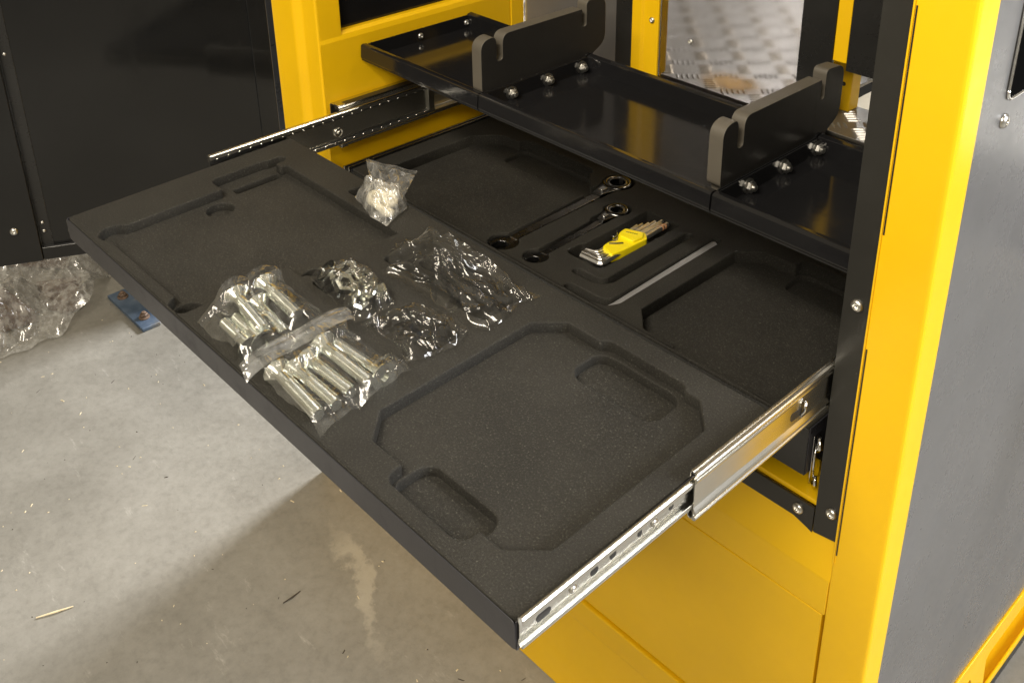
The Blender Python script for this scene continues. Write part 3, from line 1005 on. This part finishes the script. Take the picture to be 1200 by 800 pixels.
# ================================================================== SHELF TRAY WITH SADDLE PLATES
tr = root('shelf_tray', (0.5, 0.71, 0.075), 'glossy black folded tray above the closed drawer carrying two notched plates', 'shelf tray')
TY0, TY1, TZ, TT = 0.573, 0.842, 0.083, 0.110
secs = [(-0.047, 0.2835), (0.2855, 0.7605), (0.7625, 1.044)]
for x0, x1 in secs:
    pan = box('pan', 'black_gloss', tr, x0, x1, TY0 + 0.002, TY1 - 0.002, TZ - 0.003, TZ, 0.0)
    # front lip: rolled, slightly bulged channel
    lip = fillet([(TY0, TT - 0.0245), (TY0 + 0.002, TT - 0.001), (TY0 + 0.006, TT + 0.001), (TY0 + 0.0155, TT), (TY0 + 0.0175, TT - 0.006), (TY0 + 0.0175, TZ - 0.002), (TY0 + 0.004, TZ - 0.003)], 0.002, 3)
    sub(pan, MB().prism(lip, 'x', x0 + 0.0005, x1 - 0.0005).obj('front_lip', 'black_gloss', tr))
    bl = fillet([(TY1 - 0.012, TZ - 0.002), (TY1 - 0.012, TT + 0.001), (TY1 - 0.002, TT + 0.003), (TY1 + 0.004, TT), (TY1 + 0.004, TZ - 0.002)], 0.002, 3)
    sub(pan, MB().prism(bl, 'x', x0 + 0.0005, x1 - 0.0005).obj('back_lip', 'black_gloss', tr))
    for xs in (x0, x1):
        a, b = (x0, x0 + 0.002) if xs == x0 else (x1 - 0.002, x1)
        sub(pan, MB().box(a, b, TY0 + 0.018, TY1 - 0.0125, TZ - 0.0028, TT - 0.001).obj('side_flange', 'black_gloss', tr, 0.0006))
for y in (0.711, 0.826):
    screw('screw', (-0.045, y, 0.094), (1, 0, 0), 0.0062, tr)


def saddle(x1, y0, label):
    """notched plate, right face at x1; sawn edges are paler"""
    t = 0.0235
    z0, z1 = 0.0795, 0.197
    L = 0.296
    prof = [(0.000, z0 + 0.028), (0.000, z1 - 0.003), (0.034, z1 + 0.003), (0.034, z1 - 0.043), (0.047, z1 - 0.043), (0.047, z1 + 0.001),
            (L - 0.060, z1 + 0.001), (L - 0.060, z1 - 0.032), (L - 0.050, z1 - 0.032), (L - 0.050, z1 + 0.014), (L, z1 + 0.010), (L, z0 + 0.045),
            (L - 0.038, z0 + 0.026), (L - 0.038, z0), (0.012, z0), (0.012, z0 + 0.022)]
    rad = [0.012, 0.017, 0.015, 0.006, 0.006, 0.017, 0.003, 0.0045, 0.0045, 0.010, 0.018, 0.018, 0.012, 0.002, 0.002, 0.004]
    poly = [(y0 + a, b) for a, b in fillet(prof, rad, 6)]
    mb = MB().prism(poly, 'x', x1 - t, x1)
    me = mb.mesh('saddle_plate')
    me.materials.append(M['plastic'])
    me.materials.append(M['plastic_cut'])
    for p_ in me.polygons:
        p_.material_index = 0 if abs(p_.normal.x) > 0.9 else 1
    o = link('saddle_plate', me, None, tr, 0.0012)
    o['label'] = label
    return o


pl = saddle(0.2795, 0.588, 'notched black plate nearer the open door')
pr = saddle(0.7565, 0.600, 'notched black plate nearer the yellow front post')
for pl_, x, y_s, z in ((pl, 0.2876, (0.645, 0.730, 0.814), 0.094), (pr, 0.7648, (0.655, 0.740, 0.826), 0.0935)):
    for y in y_s:
        sub(pl_, hexbolt('flange_bolt', (x, y, z), (1, 0, 0), 0.0085, tr))

# ================================================================== BAGS AND THEIR CONTENTS
def tri(t):
    return abs((t % 2.0) - 1.0) * 2 - 1


def crumple(seed, n=9, lam=(0.012, 0.05), amp=0.13, bbox=None, nfold=40, fdir=0.0):
    r = random.Random(seed)
    W = []
    for _ in range(n):
        a = r.uniform(0, math.pi)
        l = r.uniform(*lam)
        W.append((math.cos(a) / l, math.sin(a) / l, r.uniform(0, 2), l * amp * r.uniform(0.4, 1)))
    off = Vector((r.uniform(0, 9), r.uniform(0, 9), 0))
    folds = []
    for _ in range(nfold):
        a = r.gauss(fdir, 0.5)
        folds.append((r.random(), r.random(), math.cos(a), math.sin(a), r.uniform(0.25, 0.7), lam[0] * r.uniform(0.12, 0.3), lam[0] * r.uniform(0.12, 0.42)))
    bb = bbox

    def ridge(x, y):
        h = 0
        if bb:
            S = max(bb[1] - bb[0], bb[3] - bb[2])
            for fx, fy, c_, s_, ln, wd, ht in folds:
                dx, dy = x - (bb[0] + fx * (bb[1] - bb[0])), y - (bb[2] + fy * (bb[3] - bb[2]))
                t = (dx * c_ + dy * s_) / (ln * S)
                if abs(t) < 1:
                    dd_ = abs(-dx * s_ + dy * c_)
                    h += ht * (1 - t * t) * math.exp(-dd_ / wd)
        return h

    def f(x, y):
        q = noise.noise_vector(Vector((x * 22, y * 22, 0)) + off) * 0.012
        x, y = x + q.x, y + q.y
        return sum(A * tri(a * x + b * y + c) for a, b, c, A in W) + ridge(x, y)
    return f


def bag(name, label, outline, H, zb, seed, group=None, cover=None, mat='film', amp=0.13, lam=(0.012, 0.05), power=2.2, rings=56, nang=220, parent=None, edge_lift=0.002, fdir=0.0, centre=None):
    pts = [Vector(p) for p in outline]
    c = Vector(centre) if centre else sum(pts, Vector((0, 0))) / len(pts)
    # resample outline
    seg = [(pts[i], pts[(i + 1) % len(pts)]) for i in range(len(pts))]
    per = sum((b - a).length for a, b in seg)
    ring = []
    for k in range(nang):
        d = per * k / nang
        for a, b in seg:
            l = (b - a).length
            if d <= l:
                ring.append(a.lerp(b, d / l))
                break
            d -= l
    rr = random.Random(seed)
    wob = [1 + 0.05 * noise.noise(Vector((4.5 * math.cos(6.2832 * k / nang), 4.5 * math.sin(6.2832 * k / nang), seed))) for k in range(nang)]
    bbx = (min(p.x for p in pts), max(p.x for p in pts), min(p.y for p in pts), max(p.y for p in pts))
    fc, fb = crumple(seed, lam=lam, amp=amp, bbox=bbx, fdir=fdir), crumple(seed + 50, n=3, nfold=0)
    V, F = [], []

    def sheet(top):
        base = len(V)
        V.append((c.x, c.y, 0))
        for i in range(1, rings + 1):
            r = (i / rings) ** 0.85
            for k in range(nang):
                p = c + (ring[k] - c) * r * (1 + (wob[k] - 1) * r)
                V.append((p.x, p.y, r))
        for k in range(nang):
            k2 = (k + 1) % nang
            F.append((base, base + 1 + k, base + 1 + k2) if top else (base, base + 1 + k2, base + 1 + k))
            for i in range(rings - 1):
                q = (base + 1 + i * nang + k, base + 1 + (i + 1) * nang + k, base + 1 + (i + 1) * nang + k2, base + 1 + i * nang + k2)
                F.append(q if top else q[::-1])
        for j in range(base, len(V)):
            x, y, r = V[j]
            if top:
                e = max(0.0, 1 - r ** power)
                hgt = H * e + fc(x, y) * (0.25 + 0.75 * e ** 0.4)
                if cover:
                    hgt = max(hgt, cover(x, y) + 0.0012 + 0.3 * abs(fc(x, y)))
                hgt = max(hgt, 0.0022)
            else:
                hgt = 0.0012 + 0.0006 * (fb(x, y) > 0)
            V[j] = (x, y, zb(x, y) + hgt + edge_lift)
    sheet(True)
    me = bpy.data.meshes.new(name)
    me.from_pydata(V, [], F)
    for p_ in me.polygons:
        p_.use_smooth = True
    o = link(name, me, mat, parent)
    if label:
        tag(o, label, 'plastic bag', group)
    return o


def flat(x, y):
    return dz(y)


# --- countersunk bolts
def bolt_mesh(L=0.098, r=0.0088, rh=0.0178):
    prof = [(0.0001, 0.0035), (0.0065, 0.0035), (0.0065, 0.0), (rh, 0.0), (rh, 0.002), (r, 0.011), (r, 0.030)]
    h = 0.031
    while h < L - 0.003:
        prof += [(r, h), (r * 0.80, h + 0.0016)]
        h += 0.0032
    prof += [(r * 0.8, L), (0.0001, L)]
    return MB().lathe(prof, 20, Matrix()).mesh('countersunk_bolt')


bolt_me = {}
for L in (0.098, 0.086, 0.074):
    bolt_me[L] = bolt_mesh(L)
    bolt_me[L].materials.append(M['zinc_bolt'])
    for p_ in bolt_me[L].polygons: p_.use_smooth = True
    try:
        bolt_me[L].set_sharp_from_angle(angle=R(35))
    except Exception:
        pass


def put_bolt(a, b, z, tilt, label, group, L):
    a3, b3 = Vector((*a, z)), Vector((*b, z + tilt))
    d = (b3 - a3).normalized()
    o = bpy.data.objects.new('countersunk_bolt', bolt_me[L])
    COL.objects.link(o)
    o.matrix_world = axis_mat(a3, d)
    return tag(o, label, 'bolt', group), a3, d, L


segsL = [((0.562, 0.027), (0.655, 0.020), 0.098, 0), ((0.574, 0.0445), (0.662, 0.043), 0.086, 0), ((0.568, 0.065), (0.655, 0.066), 0.086, 0.0),
         ((0.563, 0.088), (0.662, 0.087), 0.098, 0), ((0.658, 0.110), (0.56, 0.104), 0.098, 0)]
segsU = [((0.402, 0.064), (0.499, 0.052), 0.086, -0.003), ((0.405, 0.104), (0.496, 0.098), 0.086, -0.002), ((0.497, 0.031), (0.41, 0.034), 0.074, 0),
         ((0.498, 0.047), (0.41, 0.049), 0.074, 0.0), ((0.420, 0.083), (0.498, 0.078), 0.074, -0.004)]
caps_L, caps_U = [], []
for i, (a, b, L, t) in enumerate(segsL):
    z = 0.0105 + dz(a[1]) if i != 3 else 0.0165 + dz(a[1])
    _, a3, d, L = put_bolt(a, b, z, t, 'zinc countersunk bolt in the lower clear bag, lying in the pocket past the zip strip', 'bolts in the bag past the zip strip', L)
    caps_L.append((a3, d, L))
for i, (a, b, L, t) in enumerate(segsU):
    z = (0.020 if i < 2 else 0.006) + dz(a[1])
    _, a3, d, L = put_bolt(a, b, z, t, 'zinc countersunk bolt in the clear bag tucked behind the zip strip', 'bolts in the bag behind the zip strip', L)
    caps_U.append((a3, d, L))


def cover_of(caps):
    def f(x, y):
        best = -1
        for a3, d, L in caps:
            t = max(0, min(L, (x - a3.x) * d.x + (y - a3.y) * d.y))
            q = a3 + d * t
            dist = math.hypot(x - q.x, y - q.y)
            rr_ = 0.017 if t < 0.010 else 0.0100
            h = q.z - dz(y) + rr_ - 0.0015 * (dist / rr_) ** 2 if dist < rr_ else q.z - dz(y) + rr_ - 0.0015 - (dist - rr_) * 0.9
            best = max(best, h)
        return best
    return f


bag('zip_bag', 'clear zip bag holding the row of bolts beyond the ribbed strip', [(0.527, 0.004), (0.546, 0.010), (0.60, 0.004), (0.684, 0.006), (0.680, 0.06), (0.684, 0.094), (0.678, 0.134), (0.63, 0.130), (0.59, 0.134), (0.548, 0.134), (0.523, 0.148)],
    0.008, flat, 11, 'zip bags of bolts', cover_of(caps_L), 'film_thin', lam=(0.010, 0.035))
bag('zip_bag', 'clear zip bag holding thick bolts with flared heads behind the strip', [(0.398, 0.010), (0.402, 0.036), (0.380, 0.068), (0.386, 0.110), (0.409, 0.124), (0.45, 0.120), (0.523, 0.140), (0.523, 0.010), (0.47, 0.014), (0.44, 0.008)],
    0.008, flat, 12, 'zip bags of bolts', cover_of(caps_U), 'film_thin', lam=(0.010, 0.035))
# ribbed zip strip, lying up over both bags
zs = MB()
nL, nW = 60, 16
zp0, zp1 = (Vector((0.531, -0.004)), Vector((0.523, 0.148))), (Vector((0.556, -0.010)), Vector((0.557, 0.140)))
for i in range(nL + 1):
    u = i / nL
    for j in range(nW + 1):
        v_ = j / nW
        p = zp0[0].lerp(zp0[1], u).lerp(zp1[0].lerp(zp1[1], u), v_)
        z = 0.020 + 0.010 * math.sin(u * math.pi) ** 0.6 + 0.006 * math.sin(v_ * 2.6) + 0.0025 * math.sin(u * 9) - 0.012 * v_ * (1 - u)
        if j in (4, 5, 9, 10): z += 0.0016
        zs.v.append((p.x, p.y, z + dz(p.y)))
for i in range(nL):
    for j in range(nW):
        a = i * (nW + 1) + j
        zs.f.append([a, a + 1, a + nW + 2, a + nW + 1])
zo = zs.obj('zip_strip', 'film_zip', None, smooth=True)
tag(zo, 'ribbed press seal strip lying across between the two bolt bags', 'zip strip')


# --- nuts, washers
def nut_mb(r, hh):
    mb = MB().lathe([(r * 0.55, 0), (r, 0), (r, hh), (r * 0.9, hh * 1.08), (r * 0.55, hh * 1.0), (r * 0.55, 0)], 6, Matrix())
    return mb.mesh('hex_nut')


nut_me = nut_mb(0.0135, 0.012)
nut_me.materials.append(M['zinc_bolt'])
wash_me = MB().lathe([(0.0085, 0), (0.0165, 0), (0.0165, 0.0025), (0.0085, 0.0025), (0.0085, 0)], 24, Matrix()).mesh('washer')
wash_me.materials.append(M['zinc_bolt'])
nuts = [(0.438, 0.186, 0.004, 60), (0.462, 0.205, 0.003, 20), (0.488, 0.190, 0.004, -40), (0.512, 0.205, 0.006, 70), (0.470, 0.180, 0.012, 30), (0.505, 0.178, 0.010, -60)]
for k, (x, y, z, a) in enumerate(nuts):
    o = bpy.data.objects.new('hex_nut', nut_me)
    COL.objects.link(o)
    o.location = (x, y, z + dz(y))
    o.rotation_euler = (R(a), R(a * 0.6), R(a * 2))
    tag(o, 'zinc hex nut in the small crumpled bag beside the bolts', 'nut', 'nuts in the small bag')
for k, (x, y, z, a) in enumerate([(0.432, 0.180, 0.018, 35), (0.480, 0.208, 0.018, -25), (0.452, 0.196, 0.022, 15), (0.516, 0.190, 0.020, 40)]):
    o = bpy.data.objects.new('washer', wash_me)
    COL.objects.link(o)
    o.location = (x, y, z + dz(y))
    o.rotation_euler = (R(a), R(-a * 0.7), 0)
    tag(o, 'zinc washer in the small crumpled bag beside the bolts', 'washer', 'washers in the small bag')
bag('small_bag', 'small crumpled clear bag of zinc nuts and washers', [(0.410, 0.165), (0.404, 0.206), (0.440, 0.236), (0.490, 0.228), (0.540, 0.212), (0.544, 0.180), (0.538, 0.150), (0.47, 0.160)],
    0.026, flat, 21, 'crumpled bags in the drawer', amp=0.17, lam=(0.010, 0.03), power=3)

# --- black plugs bag
for k, (x, y, a) in enumerate([(0.575, 0.195, 20), (0.600, 0.215, 70), (0.620, 0.19, -30), (0.632, 0.215, 50), (0.60, 0.185, 10)]):
    mb = MB().lathe([(0.0001, -0.012), (0.006, -0.012), (0.006, 0.004), (0.010, 0.004), (0.010, 0.010), (0.008, 0.012), (0.0001, 0.012)], 6, axis_mat((x, y, 0.006 + dz(y)), (math.cos(R(a * 3)), math.sin(R(a * 3)), 0.3)))
    tag(mb.obj('black_plug', 'bag_content_black'), 'black plug inside the dark crumpled bag', 'plug', 'black plugs in a bag')
bag('small_bag', 'crumpled clear bag of dark parts between nuts and big bag', [(0.546, 0.154), (0.556, 0.195), (0.569, 0.234), (0.613, 0.250), (0.655, 0.240), (0.665, 0.21), (0.660, 0.181), (0.649, 0.148), (0.60, 0.160)],
    0.017, flat, 33, 'crumpled bags in the drawer', amp=0.20, lam=(0.014, 0.04), power=2.5)
# --- big bag
for k in range(3):
    y = 0.283 + 0.019 * k
    mb = MB().tube([(0.46 + 0.02 * k, y, -0.004 + dz(y)), (0.53, y + 0.004, -0.002 + dz(y)), (0.615 + 0.01 * k, y + 0.002, -0.004 + dz(y))], 0.0075, 12)
    tag(mb.obj('black_rod', 'bag_content_black', smooth=True), 'black rod inside the biggest crumpled bag', 'rod', 'black rods in the biggest bag')
bag('large_bag', 'largest crumpled clear bag, lying along the back of the drawer', [(0.474, 0.243), (0.440, 0.275), (0.410, 0.307), (0.432, 0.335), (0.461, 0.350), (0.487, 0.356), (0.568, 0.350), (0.63, 0.347), (0.664, 0.356), (0.655, 0.325), (0.667, 0.281), (0.671, 0.258), (0.634, 0.246), (0.598, 0.249), (0.511, 0.247)],
    0.012, flat, 45, 'crumpled bags in the drawer', amp=0.10, lam=(0.025, 0.09), power=2.5, rings=80, nang=260)
# --- cream parts bag
for k, (x, y, z, a, rr_) in enumerate([(0.300, 0.356, 0.006, 0, 0.017), (0.322, 0.350, 0.006, 40, 0.015), (0.310, 0.366, 0.015, 120, 0.016), (0.330, 0.358, 0.014, 20, 0.012), (0.345, 0.342, 0.006, 80, 0.010)]):
    mb = MB().lathe([(0.0001, -0.004), (rr_ * .9, -0.004), (rr_, -0.002), (rr_, 0.003), (rr_ * .85, 0.006), (rr_ * .5, 0.006), (rr_ * .45, 0.003), (0.0001, 0.003)], 18, axis_mat((x, y, z + dz(y)), (math.cos(R(a)) * .45, math.sin(R(a)) * .45, 1)))
    tag(mb.obj('plastic_button', 'white_plastic', smooth=True), 'cream plastic button in the little bag on the drawer edge', 'button', 'cream buttons in a bag')
wb = bag('zip_bag', 'little clear zip bag of cream buttons on the rear edge of the drawer', [(0.262, 0.386), (0.252, 0.366), (0.268, 0.336), (0.300, 0.328), (0.335, 0.318), (0.375, 0.318), (0.362, 0.345), (0.352, 0.372), (0.335, 0.386), (0.29, 0.386)],
         0.032, lambda x, y: 0.0, 61, None, amp=0.22, lam=(0.010, 0.026), power=3, mat='film_floor')
# its flat zip end fanning up beyond the edge
zs = MB()
for i in range(41):
    u = i / 40
    for j in range(15):
        v_ = j / 14
        a_ = Vector((0.268, 0.366, 0.022)).lerp(Vector((0.348, 0.366, 0.018)), u)
        b_ = Vector((0.227, 0.388, 0.042)).lerp(Vector((0.306, 0.430, 0.034)), u)
        p = a_.lerp(b_, v_)
        zz = p.z + 0.004 * tri(u * 4.3 + v_ * 1.5) * (1 - v_ * .7) + 0.003 * tri(u * 9.1 - v_ * 2) * (1 - v_) + (0.0018 if j in (11, 12) else 0) - 0.005 * v_ * v_
        zs.v.append((p.x, p.y, zz))
for i in range(40):
    for j in range(14):
        a = i * 15 + j
        zs.f.append([a, a + 1, a + 16, a + 15])
zz_ = zs.obj('zip_end', 'film_zip', None, smooth=True)
zz_.parent = wb

# ================================================================== THINGS ON THE FLOOR
def board(name, label, pts, z0, z1):
    return tag(MB().prism(pts, 'z', z0, z1).obj(name, 'brown', None, 0.004), label, 'wood block', 'wood blocks in the floor wrap')


board('wood_block', 'dark brown block under the floor wrap nearest the anchor plate', [(-1.36, 0.28), (-1.30, 0.385), (-1.215, 0.345), (-1.205, 0.30), (-1.27, 0.27)], FZ + 0.006, FZ + 0.055)
board('wood_block', 'long brown board under the floor wrap', [(-1.50, 0.10), (-1.24, 0.14), (-1.23, 0.23), (-1.48, 0.20)], FZ + 0.006, FZ + 0.045)
board('wood_block', 'pale brown board at the back of the floor wrap beneath the door', [(-1.72, 0.26), (-1.50, 0.42), (-1.44, 0.40), (-1.66, 0.20)], FZ + 0.006, FZ + 0.06)


def wrap_cover(x, y):
    h = 0
    for cx, cy, r, z in ((-1.28, 0.315, 0.085, 0.062), (-1.36, 0.17, 0.14, 0.052), (-1.58, 0.31, 0.14, 0.066)):
        d = math.hypot(x - cx, y - cy)
        h = max(h, z - max(0, d - r) * 0.9)
    return h


bag('plastic_wrap', 'crumpled clear plastic wrap over brown boards on the floor beneath the door', [(-1.75, 0.20), (-1.70, 0.34), (-1.568, 0.43), (-1.50, 0.48), (-1.40, 0.49), (-1.32, 0.475), (-1.26, 0.42), (-1.17, 0.355), (-1.120, 0.25), (-1.120, 0.10), (-1.20, 0.02), (-1.40, -0.05), (-1.62, 0.0)],
    0.095, lambda x, y: FZ, 71, None, wrap_cover, 'film_floor', amp=0.24, lam=(0.03, 0.12), power=3, rings=80, nang=300)
ap = root('anchor_plate', (-1.09, 0.44, FZ), 'blued steel anchor plate bolted to the concrete floor', 'anchor plate')
box('plate', 'blue_steel', ap, -1.215, -0.985, 0.418, 0.470, FZ + 0.0005, FZ + 0.012, 0.002)
for x in (-1.175, -1.035):
    hexbolt('anchor_bolt', (x, 0.447, FZ + 0.013), (0, 0, 1), 0.011, ap, 'rust')


def sliver(label, a, b, r):
    a, b = Vector((*a, FZ + r)), Vector((*b, FZ + r * 0.8))
    mid = a.lerp(b, 0.5) + Vector((0.002, 0.001, r * 0.6))
    return tag(MB().tube([a, mid, b], [r * 0.6, r, r * 0.5], 6).obj('wood_sliver', 'sliver'), label, 'wood sliver')


sliver('longest straw coloured wood sliver lying on the concrete', (-0.236, -0.136), (-0.213, -0.074), 0.0022)
sliver('dark thin twig in the warm shadow under the drawer', (0.066, 0.222), (0.064, 0.262), 0.0018).data.materials[0] = M['speck']
for nm, mt, cnt, seed in (('pale_debris', 'sliver', 120, 3), ('dark_debris', 'speck', 75, 4)):
    r_ = random.Random(seed)
    mb = MB()
    for _ in range(cnt):
        x, y = r_.uniform(-1.2, 0.6), r_.uniform(-0.3, 0.55)
        if x > -0.05 and y > 0.45: continue
        a = r_.uniform(0, 6.28)
        l = r_.choice([0.0012, 0.0016, 0.002, 0.0026, 0.006]) * r_.uniform(.7, 1.3)
        w_ = min(l, 0.0016) * r_.uniform(.5, 1)
        c_, s_ = math.cos(a), math.sin(a)
        v = [(x + p * c_ - q * s_, y + p * s_ + q * c_, FZ + z) for p, q, z in ((-l, -w_, 0), (l, -w_ * .6, 0), (l * .8, w_, 0), (-l * .7, w_ * .8, 0), (0, 0, w_ * 1.2))]
        mb.add(v, [(0, 1, 4), (1, 2, 4), (2, 3, 4), (3, 0, 4)])
    tag(mb.obj(nm, mt), 'scattered crumbs of dirt and wood on the concrete', 'debris', kind='stuff')

# neighbouring cabinet beyond the gap that lets the daylight through
nb = root('neighbour_cabinet', (-1.5, 0.9, FZ), 'black cabinet standing across the aisle behind the open door', 'cabinet')
box('body', 'black_satin', nb, -2.0, -1.03, 0.74, 1.5, FZ, 0.55, 0.003)
box('corner_post', 'yellow', nb, -1.06, -1.02, 0.70, 0.7395, FZ, 0.55, 0.003)

hs = root('unseen_light_block', (0.7, 2.9, FZ), 'tall black machine housing at the far end of the checker plate platform', 'light block')  # unseen block, added to shade the deck from the daylight lamp
box('body', 'black_satin', hs, -0.19, 1.6, 2.62, 3.2, FZ, 1.35, 0.004)
box('block_base', 'yellow', hs, -0.19, 1.6, 2.58, 2.6195, FZ, -0.7, 0.003)
